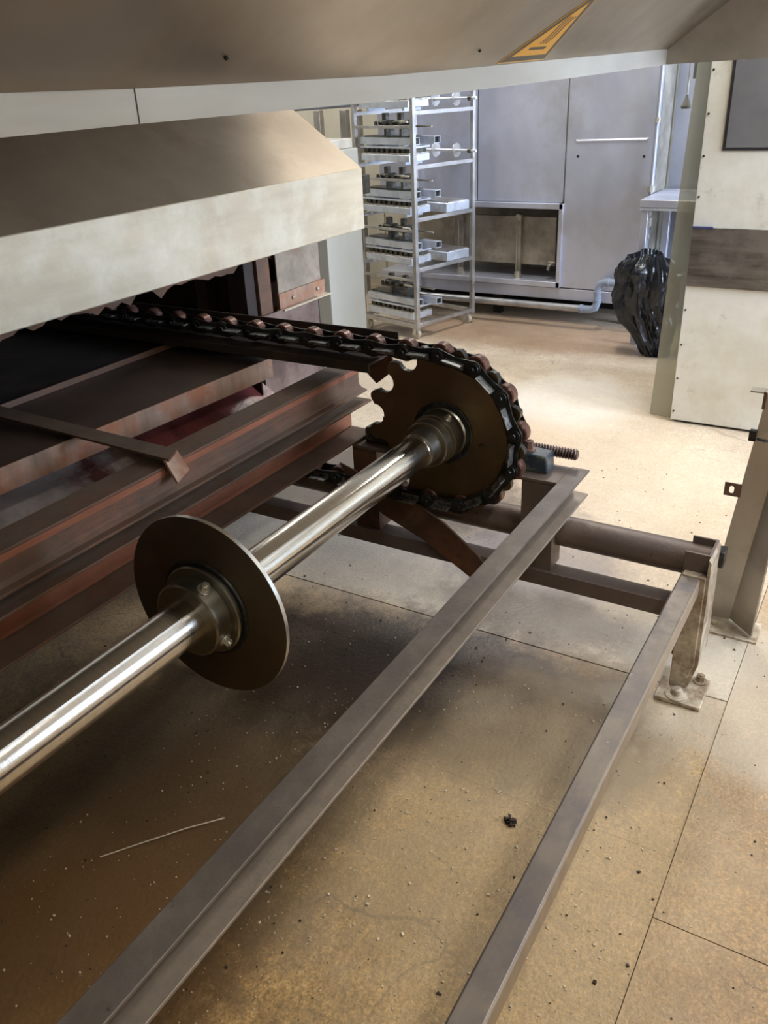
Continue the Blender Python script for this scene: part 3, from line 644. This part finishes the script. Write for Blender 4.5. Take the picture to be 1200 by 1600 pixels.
# slotted tab
b = MB(); c0 = V((2.49, 0.311, 0.468))
ring_o, ring_i = [], []
for i in range(24):
    t = 2*PI*i/24
    co, si = math.cos(t), math.sin(t); m_ = max(abs(co), abs(si))
    ring_o.append((c0.y+0.024*co/m_, c0.z+0.021*si/m_))
    ring_i.append((c0.y+0.003+0.007*co, c0.z+0.006*si+(0.006 if si > 0 else -0.006)))
vo = {}
for t_, xx in ((0, 2.484), (1, 2.488)):
    vo[t_] = ([b.bm.verts.new((xx, u, v)) for u, v in ring_o], [b.bm.verts.new((xx, u, v)) for u, v in ring_i])
for i in range(24):
    j = (i+1) % 24
    b.bm.faces.new((vo[0][0][i], vo[0][0][j], vo[0][1][j], vo[0][1][i])); b.bm.faces.new((vo[1][0][i], vo[1][1][i], vo[1][1][j], vo[1][0][j]))
    b.bm.faces.new((vo[0][0][i], vo[1][0][i], vo[1][0][j], vo[0][0][j])); b.bm.faces.new((vo[0][1][i], vo[0][1][j], vo[1][1][j], vo[1][1][i]))
b.build('slotted_tab', RUSTBOLT, lg)
MB().box((2.455, 0.262, 0.785), (2.495, 0.302, 0.789)).build('top_tab', LEGM, lg)
MB().box((2.455, 0.258, 0.74), (2.459, 0.266, 0.789)).build('top_tab', RUSTBOLT, lg)
MB().box((2.455, 0.268, 0.640), (2.475, 0.288, 0.672), bevel=0.002).cyl((2.455, 0.262, 0.650), (2.43, 0.235, 0.658), 0.005, seg=8).build('dark_clip', OILM, lg)

# ================================================================== GREY BOX at the oven end
gb = thing('grey_housing', (4.5, 3.3, 0), 'pale grey painted upright housing between the oven and the trolley', 'cabinet')
MB().box((4.325, 2.995, 0.0), (4.72, 3.35, 1.255)).build('body', GREYP, gb, bevel=0.006)
MB().box((4.36, 3.02, 1.255), (4.70, 3.33, 1.31)).build('cap_block', GREYD, gb, bevel=0.006)
MB().box((4.715, 3.0, 0.98), (4.85, 3.10, 1.09)).build('side_bracket', CLAMPM, gb, bevel=0.004)

# ================================================================== CABINET
cb = thing('steel_machine_cabinet', (6.2, 2.4, 0), 'large stainless machine cabinet with tall door against the back wall', 'machine cabinet')
XC = 5.8
MB().box((XC+0.02, 2.062, 0.80), (6.6, 3.5, 2.35)).build('upper_body', CABD, cb)
MB().box((XC, 2.069, 0.825), (XC+0.02, 2.697, 2.35)).build('upper_panel', CABM, cb, bevel=0.002)
MB().box((XC, 2.705, 0.825), (XC+0.02, 3.5, 2.35)).build('upper_panel', CABM, cb, bevel=0.002)
MB().box((XC+0.02, 1.47, 0.255), (6.6, 2.05, 2.35)).build('door_body', CABD, cb)
dr = MB().box((XC-0.004, 1.475, 0.262), (XC+0.02, 2.058, 2.35)).build('door', CABM, cb, bevel=0.003)
for y in (1.549, 1.979): MB().cyl((XC-0.0055, y, 1.115), (XC+0.001, y, 1.115), 0.009, seg=16).build('bolt_hole', BLACKVOID, dr)
MB().sheet([[(XC-0.0055, 2.0, 1.215), (XC-0.0055, 1.53, 1.222)], [(XC-0.011, 1.99, 1.207), (XC-0.011, 1.54, 1.214)], [(XC-0.0055, 2.0, 1.196), (XC-0.0055, 1.53, 1.204)]], 0.002).build('pressed_ridge', CABM, dr)
MB().box((XC-0.002, 1.47, 0.178), (6.6, 3.5, 0.255)).build('plinth_rail', CABM, cb, bevel=0.002)
MB().box((6.35, 1.5, 0.0), (6.6, 3.5, 0.178)).build('underside_shade', BLACKVOID, cb)  # black block standing in for the shade under the cabinet
for y in (1.6, 2.6, 3.45): MB().box((5.95, y-0.03, 0), (6.01, y+0.03, 0.178)).build('cabinet_foot', BLACKVOID, cb)
# lower bay frame
f = MB(); f.box((XC-0.03, 2.055, 0.785), (XC+0.02, 3.5, 0.822)).box((XC-0.03, 2.055, 0.262), (XC+0.02, 3.5, 0.30)).box((XC-0.03, 2.053, 0.262), (XC+0.02, 2.083, 0.822))
f.build('bay_frame', CABM, cb, bevel=0.003)
MB().box((6.20, 2.06, 0.256), (6.22, 3.5, 0.80)).build('bay_back', CABD, cb)
MB().box((XC+0.02, 2.06, 0.27), (6.2, 3.5, 0.30)).build('bay_floor', CABM, cb)
mp_ = MB().box((XC+0.10, 2.14, 0.385), (XC+0.12, 2.93, 0.715)).build('motor_panel', CABD, cb, bevel=0.004)
for y in (2.40, 2.86):
    b = MB(); b.box((XC+0.06, y-0.012, 0.33), (XC+0.085, y+0.012, 0.72)).cyl((XC+0.03, y, 0.715), (XC+0.09, y, 0.715), 0.028, seg=5)
    b.cyl((XC+0.05, y, 0.30), (XC+0.05, y, 0.345), 0.036, 0.02, seg=8).cyl((XC+0.045, y+0.012, 0.34), (XC+0.045, y+0.012, 0.68), 0.005, seg=8); b.build('tie_rod', CABD, cb)
b = MB(); b.tube([(XC+0.09, 2.12, 0.405), (XC+0.04, 2.14, 0.412), (XC+0.02, 2.155, 0.40), (XC+0.015, 2.16, 0.37)], 0.011, 10).box((XC+0.03, 2.115, 0.418), (XC+0.05, 2.165, 0.430)); b.build('drain_tap', BOLTM, cb)
# neighbouring grey panel to the right of the door
gp = MB(); gp.box((6.08, 0.2, 0.0), (6.13, 1.452, 2.4)); gpo = gp.build('steel_wall_panel', PANELM, bevel=0.003); tag(gpo, 'plain grey steel panel behind the table, right of the cabinet door', 'panel')
MB().cyl((6.078, 1.20, 0.95), (6.075, 1.20, 2.4), 0.022, seg=16).build('vertical_ridge', CABM, gpo)

vp = thing('water_pipe', (5.76, 1.44, 0.0), 'thin vertical steel pipe with brass joints right of the tall door', 'pipe')
MB().cyl((5.77, 1.480, 0.0), (5.77, 1.480, 2.6), 0.012, seg=14).build('pipe', PANELM, vp)
for z_ in (0.62, 0.76): MB().cyl((5.77, 1.480, z_), (5.77, 1.480, z_+0.03), 0.020, seg=8).build('coupling', BOLTM, vp)
b = MB(); b.cyl((5.77, 1.480, 0.70), (5.77, 1.480, 0.755), 0.024, seg=8)
b.tube([(5.77, 1.480, 0.75), (5.72, 1.49, 0.77), (5.70, 1.495, 0.80)], 0.007, 8); b.build('valve', BOLTM, vp)
MB().cyl((5.77, 1.480, 0.91), (5.77, 1.480, 0.945), 0.022, seg=8).build('coupling', BOLTM, vp)
MB().cyl((5.77, 1.480, 1.31), (5.77, 1.480, 1.34), 0.018, seg=8).build('coupling', BOLTM, vp)

dp = thing('drain_pipe', (5.72, 2.3, 0.1), 'grey drain pipe running low along the cabinet with blue-grey elbow', 'pipe')
MB().cyl((5.70, 3.5, 0.150), (5.70, 1.86, 0.150), 0.024, seg=18).build('long_run', PIPEM, dp)
b = MB(); ar = [(5.70, 1.88, 0.15), (5.70, 1.80, 0.15), (5.70, 1.765, 0.165), (5.70, 1.755, 0.20), (5.70, 1.755, 0.29), (5.70, 1.745, 0.325), (5.70, 1.71, 0.34), (5.70, 1.45, 0.34)]
b.tube(ar, 0.026, 16); b.cyl((5.70, 1.755, 0.215), (5.70, 1.755, 0.225), 0.030).cyl((5.70, 1.69, 0.34), (5.70, 1.68, 0.34), 0.030).cyl((5.70, 1.87, 0.15), (5.70, 1.85, 0.15), 0.030).cyl((5.70, 1.755, 0.27), (5.70, 1.755, 0.28), 0.030)
b.tube([(5.70, 1.46, 0.34), (5.74, 1.42, 0.33), (5.80, 1.40, 0.32), (5.88, 1.40, 0.31)], 0.025, 14)
b.build('elbow_run', PVC, dp)

# ================================================================== TABLE, BAG, CORD
tbx = thing('steel_table', (5.75, 1.0, 0), 'stainless work table corner beside the tall door, bin liner in front', 'table')
MB().box((5.468, 0.30, 0.855), (6.04, 1.461, 0.90)).build('tabletop', CABM, tbx, bevel=0.004)
MB().box((5.47, 0.30, 0.838), (5.49, 1.459, 0.853)).build('edge_lip', ALU, tbx)
for x, y in ((5.50, 1.43), (5.98, 1.41), (5.50, 0.35), (5.98, 0.35)): MB().box((x-0.02, y-0.02, 0), (x+0.02, y+0.02, 0.855)).build('leg', CABM, tbx, bevel=0.002)

bag = MB(); random.seed(21)
NR, NS = 70, 120
from mathutils import noise as mno
rings = []
for i in range(NR+1):
    t = i/NR
    z = 0.002+0.600*t
    # silhouette: narrow foot at right, bulging middle, gathered open top
    rad = 0.045+0.125*math.sin(min(1, t*1.35)*PI*0.5)**0.9 if t < 0.85 else 0.17-0.35*(t-0.85)
    cyy = 1.235+0.105*min(1, t/0.55)-0.02*max(0, t-0.6)
    ring = []
    for j in range(NS):
        a = 2*PI*j/NS
        p = V((math.cos(a)*1.8, math.sin(a)*1.8, t*2.2))
        r_ = rad*(1+0.22*mno.noise(p*1.4)) + 0.018*abs(mno.noise(p*2.6+V((3, 1, 2)))) - 0.055*abs(mno.noise(V((p.x*2.6, p.y*2.6, p.z*1.4+7)))) + 0.02 + 0.016*max(0, 1-4*abs(mno.noise(V((p.x*2.1+p.z*0.5, p.y*2.1, p.z*0.7))+V((9, 2, 5)))))
        ring.append(bag.bm.verts.new((5.30+math.cos(a)*r_*0.72, cyy+math.sin(a)*r_, z+(0.03*math.sin(a*2+1)*t*t))))
    rings.append(ring)
for A, B in zip(rings, rings[1:]):
    for j in range(NS): bag.bm.faces.new((A[j], A[(j+1) % NS], B[(j+1) % NS], B[j]))
inner = []
for j in range(NS):
    a = 2*PI*j/NS; inner.append(bag.bm.verts.new(V((5.30+math.cos(a)*0.06, 1.33+math.sin(a)*0.07, 0.47))))
for j in range(NS): bag.bm.faces.new((rings[-1][j], rings[-1][(j+1) % NS], inner[(j+1) % NS], inner[j]))
bag.bm.faces.new(inner[::-1]); bag.bm.faces.new(rings[0][::-1])
bo = bag.build('bin_bag', BAGM); tag(bo, 'glossy black crumpled bin liner slumped in front of the steel table', 'bin bag')

cd = thing('pull_cord', (5.0, 1.14, 1.42), 'hanging pull cord with dark bell-shaped handle above the table', 'cord')
MB().cyl((5.0, 1.142, 1.46), (5.0, 1.140, 3.28), 0.004, seg=8).build('cord', PIPEM, cd)
MB().lathe((5.0, 1.142, 1.412), (0, 0, 1), [(0, 0), (0, 0.024), (0.012, 0.027), (0.035, 0.018), (0.055, 0.008), (0.065, 0.006), (0.065, 0)], 20).build('cord_handle', DARKROD, cd)
MB().cyl((5.0, 1.112, 1.55), (5.0, 1.110, 3.28), 0.004, seg=8).build('cord', PIPEM, cd)
MB().cyl((5.0, 1.112, 1.55), (5.0, 1.112, 1.66), 0.011, seg=10).build('cord_toggle', DARKROD, cd)

# ================================================================== CREAM MACHINE
cm = thing('cream_machine', (4.6, 0.2, 0), 'cream panelled machine housing with steel band and dark window at right', 'machine')
XM = 4.2
MB().box((XM, -0.9, 0.014), (4.215, 0.872, 2.35)).build('front_panel', CREAM, cm, bevel=0.002)
MB().box((4.215, -0.9, 0.03), (5.0, 0.866, 2.33)).build('body', CREAM, cm)
MB().box((4.22, -0.9, 0.0), (4.98, 0.85, 0.03)).build('base', GASKET, cm)
MB().box((XM-0.010, -0.9, 0.684), (XM, 0.871, 0.950)).build('steel_band', BAND, cm, bevel=0.001)
MB().box((XM-0.014, 0.78, 0.948), (XM-0.008, 0.871, 0.955)).build('blue_marker', mat('blue_ink', (0.04, 0.05, 0.2), 0, 0.5), cm)
win = MB().box((XM-0.004, -0.5, 1.272), (XM, 0.785, 2.1)).build('window_gasket', GASKET, cm)
MB().box((XM-0.007, -0.49, 1.285), (XM-0.002, 0.772, 2.09)).build('window_pane', GLASSD, win)
for i in range(12):
    z = 0.06+i*0.17
    if 0.68 < z < 0.96: continue
    MB().cyl((XM-0.004, 0.860, z), (XM, 0.860, z), 0.005, seg=10).build('panel_screw', GASKET, cm)
fm = MB(); rows = []
for j in range(13):
    z = 0.004+2.3*j/12; yo = 0.990-0.052*min(1, z/1.6)
    rows.append([(4.245+0.006*math.sin(j*0.9), 0.872, z), (4.25+0.01*math.sin(j*0.7), (0.872+yo)/2, z), (4.248+0.014*math.sin(j*0.6+1), yo, z)])
fm.sheet(rows, 0.003).build('clear_side_flap', FILM, cm)['label'] = 'yellowed clear plastic flap'

# ================================================================== RACK TROLLEY
RA = math.radians(-15.5)
rk = thing('rack_trolley', (5.06, 2.80, 0), 'tall stainless rack trolley on castors loaded with aluminium moulds', 'trolley', rz=RA)
WD, DP = 0.54, 0.57
s_ = 0.014
levels = [0.47, 0.79, 1.11, 1.425]
for (x, y) in ((0, 0), (DP, 0), (0, WD), (DP, WD)):
    MB().box((x-s_, y-s_, 0.075), (x+s_, y+s_, 1.80)).build('post', RACKM, rk, bevel=0.002)
for z in [0.10]+levels:
    for y in (0, WD): MB().box((0.014, y-0.012, z-0.013), (DP-0.014, y+0.012, z+0.010)).build('side_runner', RACKM, rk, bevel=0.001)
for x in (0, DP):
    MB().box((x-0.013, 0.014, 0.078), (x+0.013, WD-0.014, 0.108)).build('base_rail', RACKM, rk, bevel=0.001)
    MB().box((x-0.013, 0.014, 1.77), (x+0.013, WD-0.014, 1.80)).build('top_rail', RACKM, rk, bevel=0.001)
MB().box((0.18, 0.014, 0.083), (0.21, WD-0.014, 0.103)).build('base_rail', RACKM, rk, bevel=0.001)
for z in (0.40, 0.72, 1.03, 1.345): MB().box((-0.012, 0.012, z-0.008), (0.006, WD-0.014, z+0.008)).build('cross_bar', RACKM, rk, bevel=0.001)
for (x, y) in ((0.02, 0.03), (DP-0.02, 0.03), (0.02, WD-0.03), (DP-0.02, WD-0.03)):
    c = MB(); c.cyl((x-0.014, y, 0.034), (x+0.014, y, 0.034), 0.034, seg=20); co = c.build('castor_wheel', NYLON, rk, bevel=0.003)
    MB().box((x-0.022, y-0.012, 0.03), (x-0.016, y+0.012, 0.078)).box((x+0.016, y-0.012, 0.03), (x+0.022, y+0.012, 0.078)).box((x-0.022, y-0.02, 0.070), (x+0.022, y+0.02, 0.078)).build('castor_fork', RACKM, co)

rot = Matrix.Rotation(RA, 3, 'Z')
def rack_w(x, y, z): p = rot @ V((x, y, 0)); return (5.06+p.x, 2.80+p.y, z)
def rack_thing(name, x, y, z, label, cat, group):
    o = thing(name, rack_w(x, y, z), label, cat, group, rz=RA); return o
def mould_unit(front, lab, z):
    t = rack_thing('mould_unit', 0.01 if front else 0.33, 0.05, z, lab, 'baking mould', 'aluminium moulds on the rack trolley')
    L_ = WD-0.09
    b = MB(); b.box((0, 0, 0.020), (0.19, L_, 0.060), bevel=0.002).box((0.02, 0.05, 0), (0.17, 0.07, 0.02)).box((0.02, L_-0.07, 0), (0.17, L_-0.05, 0.02)); b.build('base_box', ALU, t)
    MB().box((0.003, 0.004, 0.060), (0.187, L_-0.004, 0.070)).build('waffle_plate', WAFM, t)
    c = MB(); k = 0
    while k*0.048 < L_-0.045:
        c.box((0.010, 0.004+k*0.048, 0.072), (0.018, 0.030+k*0.048, 0.094)); k += 1
    c.box((0.008, 0, 0.094), (0.020, L_, 0.098)).box((0.03, 0.0, 0.070), (0.16, L_, 0.098)); c.build('comb_strip', CLAMPM, t)
    MB().box((-0.002, -0.015, 0.098), (0.18, L_, 0.110)).build('cover_plate', ALU, t, bevel=0.001)
    for x0, y0, z0 in ((0.000, -0.045, 0.120), (0.10, -0.13, 0.125)):
        for ya in (0.05, L_-0.1): MB().box((x0+0.01, ya, 0.110), (x0+0.05, ya+0.05, z0)).build('tube_riser', RACKM, t)
        tq = MB(); w_, h_ = 0.055, 0.042
        tq.box((x0, y0, z0), (x0+w_, L_, z0+0.003)).box((x0, y0, z0+h_-0.003), (x0+w_, L_, z0+h_)).box((x0, y0, z0+0.003), (x0+0.003, L_, z0+h_-0.003)).box((x0+w_-0.003, y0, z0+0.003), (x0+w_, L_, z0+h_-0.003))
        tt = tq.build('box_tube', ALU, t)
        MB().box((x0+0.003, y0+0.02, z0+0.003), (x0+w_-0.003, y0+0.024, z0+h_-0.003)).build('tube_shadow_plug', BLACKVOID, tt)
    # clamp saddles on top
    MB().box((0.035, 0.02, 0.162), (0.145, L_, 0.170)).build('carrier_strip', CLAMPM, t)
    for yy in (0.05, 0.19):
        cl = MB(); cl.box((0.0, yy, 0.220), (0.12, yy+0.12, 0.236), bevel=0.004).box((0.01, yy+0.02, 0.236), (0.10, yy+0.10, 0.262), bevel=0.008).box((0.02, yy+0.03, 0.170), (0.10, yy+0.05, 0.22))
        cl.cyl((0.002, yy+0.02, 0.246), (-0.008, yy+0.02, 0.246), 0.013, seg=12).cyl((0.002, yy+0.10, 0.246), (-0.008, yy+0.10, 0.246), 0.013, seg=12)
        cl.box((0.03, yy+0.04, 0.262), (0.06, yy+0.075, 0.305)); cl.build('clamp_saddle', CLAMPM, t)
    MB().cyl((-0.012, -0.005, 0.255), (-0.012, 0.06, 0.255), 0.007, seg=10).build('clamp_rod', BOLTM, t)
    MB().cyl((0.12, -0.09, 0.222), (0.12, 0.2, 0.222), 0.006, seg=10).build('clamp_rod', BOLTM, t)
    return t
names = ['bottom', 'second from bottom', 'middle', 'fourth']
m0 = mould_unit(True, 'front aluminium mould stack lowest on the trolley, just above the castors', 0.108)
def clone(t, x, z, lab):
    r = t.copy(); COL.objects.link(r); r.location = V(rack_w(x, 0.05, z)); r['label'] = lab
    for c in t.children:
        d = c.copy(); COL.objects.link(d); d.parent = r
        for e in c.children: q = e.copy(); COL.objects.link(q); q.parent = d
    return r
lab4 = ['front aluminium mould stack on the second tier of the trolley from the bottom', 'front aluminium mould stack on the middle tier of the trolley',
        'front aluminium mould stack on the fourth tier, under the disc roller', 'front aluminium mould stack on the top tier, cut off by the canopy rim']
for z, lb in zip(levels, lab4): clone(m0, 0.01, z+0.010, lb)
# small plain boxes towards the back of the tiers
BG = 'plain boxes at the back of the trolley'
bx = None
for z, lb in ((0.482, 'plain grey metal box at the back of the second tier of the trolley'), (0.802, 'plain grey metal box at the back of the middle tier of the trolley')):
    if bx is None:
        bx = rack_thing('metal_box', 0.30, 0.0, z, lb, 'metal box', BG)
        MB().box((0, -0.005, 0), (0.23, 0.25, 0.06), bevel=0.003).build('box_body', ALU, bx); MB().box((0.02, -0.002, 0.06), (0.21, 0.24, 0.068)).build('box_lid', RACKM, bx)
    else:
        r = bx.copy(); COL.objects.link(r); r.location = V(rack_w(0.30, 0.0, z)); r['label'] = lb
        for c in bx.children: d = c.copy(); COL.objects.link(d); d.parent = r
RG = 'disc rollers on the trolley'
def roller(z, x, lb):
    t = rack_thing('disc_roller', x, -0.02, z, lb, 'roller', RG)
    MB().cyl((0, -0.06, 0.05), (0, 0.40, 0.05), 0.0095, seg=14).build('rod', ALU, t)
    for yy in (0.11, 0.30):
        MB().cyl((0, yy, 0.05), (0, yy+0.004, 0.05), 0.045, seg=28).build('disc', RACKM, t)
    MB().cyl((0, -0.02, 0.05), (0, 0.005, 0.05), 0.017, seg=12).build('collar', CLAMPM, t)
    return t
roller(1.122, DP-0.06, 'thin rod with two round discs lying across the fourth tier of the trolley')
roller(1.437, DP-0.06, 'thin rod with two round discs on the top tier, under the canopy rim')

# distant stand behind the oven, far left
st = thing('tube_stand', (6.2, 4.4, 0), 'steel tube stand with blue rail and orange end, far behind the oven', 'stand')
for y in (4.30, 4.05, 3.93): MB().box((6.18, y-0.03, 0), (6.24, y+0.03, 1.42)).build('stand_post', RACKM, st, bevel=0.003)
MB().cyl((6.21, 4.62, 1.44), (6.21, 3.56, 1.475), 0.024, seg=14).build('stand_rail', PVC, st)
MB().box((6.16, 4.60, 1.38), (6.26, 4.68, 1.50)).build('rail_end', ORANGE, st, bevel=0.004)

# ================================================================== LITTER
random.seed(17)
def scatter(name, m, nn, box_, r0, r1, label, cat):
    b = MB()
    for _ in range(nn):
        x = random.uniform(box_[0], box_[1]); y = random.uniform(box_[2], box_[3]); r = random.uniform(r0, r1)*random.choice((0.6, 1, 1, 1.4))
        r_ = bmesh.ops.create_icosphere(b.bm, subdivisions=1, radius=r) if False else bmesh.ops.create_cube(b.bm, size=r)
        M_ = Matrix.Rotation(random.uniform(0, PI), 3, 'Z') @ Matrix.Rotation(random.uniform(-.5, .5), 3, 'X')
        for v in r_['verts']:
            v.co = M_ @ V((v.co.x*random.uniform(.6, 1.4), v.co.y*random.uniform(.6, 1.2), v.co.z*0.6)); v.co += V((x, y, r*0.32))
    o = b.build(name, m); tag(o, label, cat, kind='stuff')
scatter('floor_crumbs', CRUMB, 900, (0.5, 2.0, -0.1, 1.5), 0.0012, 0.0032, 'tiny pale crumbs strewn over the brown floor under the beams', 'crumbs')
scatter('floor_grit', CHIPD, 700, (0.5, 3.6, -0.3, 2.0), 0.0015, 0.0048, 'dark grit and rust flakes scattered over the concrete floor', 'grit')
scatter('pale_chips', CRUMB, 260, (0.85, 1.5, 0.25, 0.95), 0.002, 0.0048, 'cluster of larger pale chips on the floor between the two long beams', 'chips')
sw = MB().tube([(0.841, 1.354, 0.003), (0.92, 1.29, 0.008), (1.0, 1.225, 0.012), (1.075, 1.171, 0.003)], 0.0016, 6).build('straw', CRUMB); tag(sw, 'long thin pale straw lying on the dark floor at lower left', 'straw')
b = MB(); random.seed(4)
for cx_, cy_ in ((1.395, 0.55),):
    for _ in range(9):
        r_ = bmesh.ops.create_cube(b.bm, size=random.uniform(0.006, 0.014))
        o_ = V((cx_+random.uniform(-.012, .012), cy_+random.uniform(-.012, .012), 0.005))
        for v in r_['verts']: v.co = Matrix.Rotation(random.uniform(0, 3), 3, 'Z') @ v.co + o_
lp = b.build('dirt_lump', CHIPD); tag(lp, 'small dark dirt lump on the floor between the two long beams', 'dirt')

for o in bpy.data.objects:
    if '_w' in o: del o['_w']
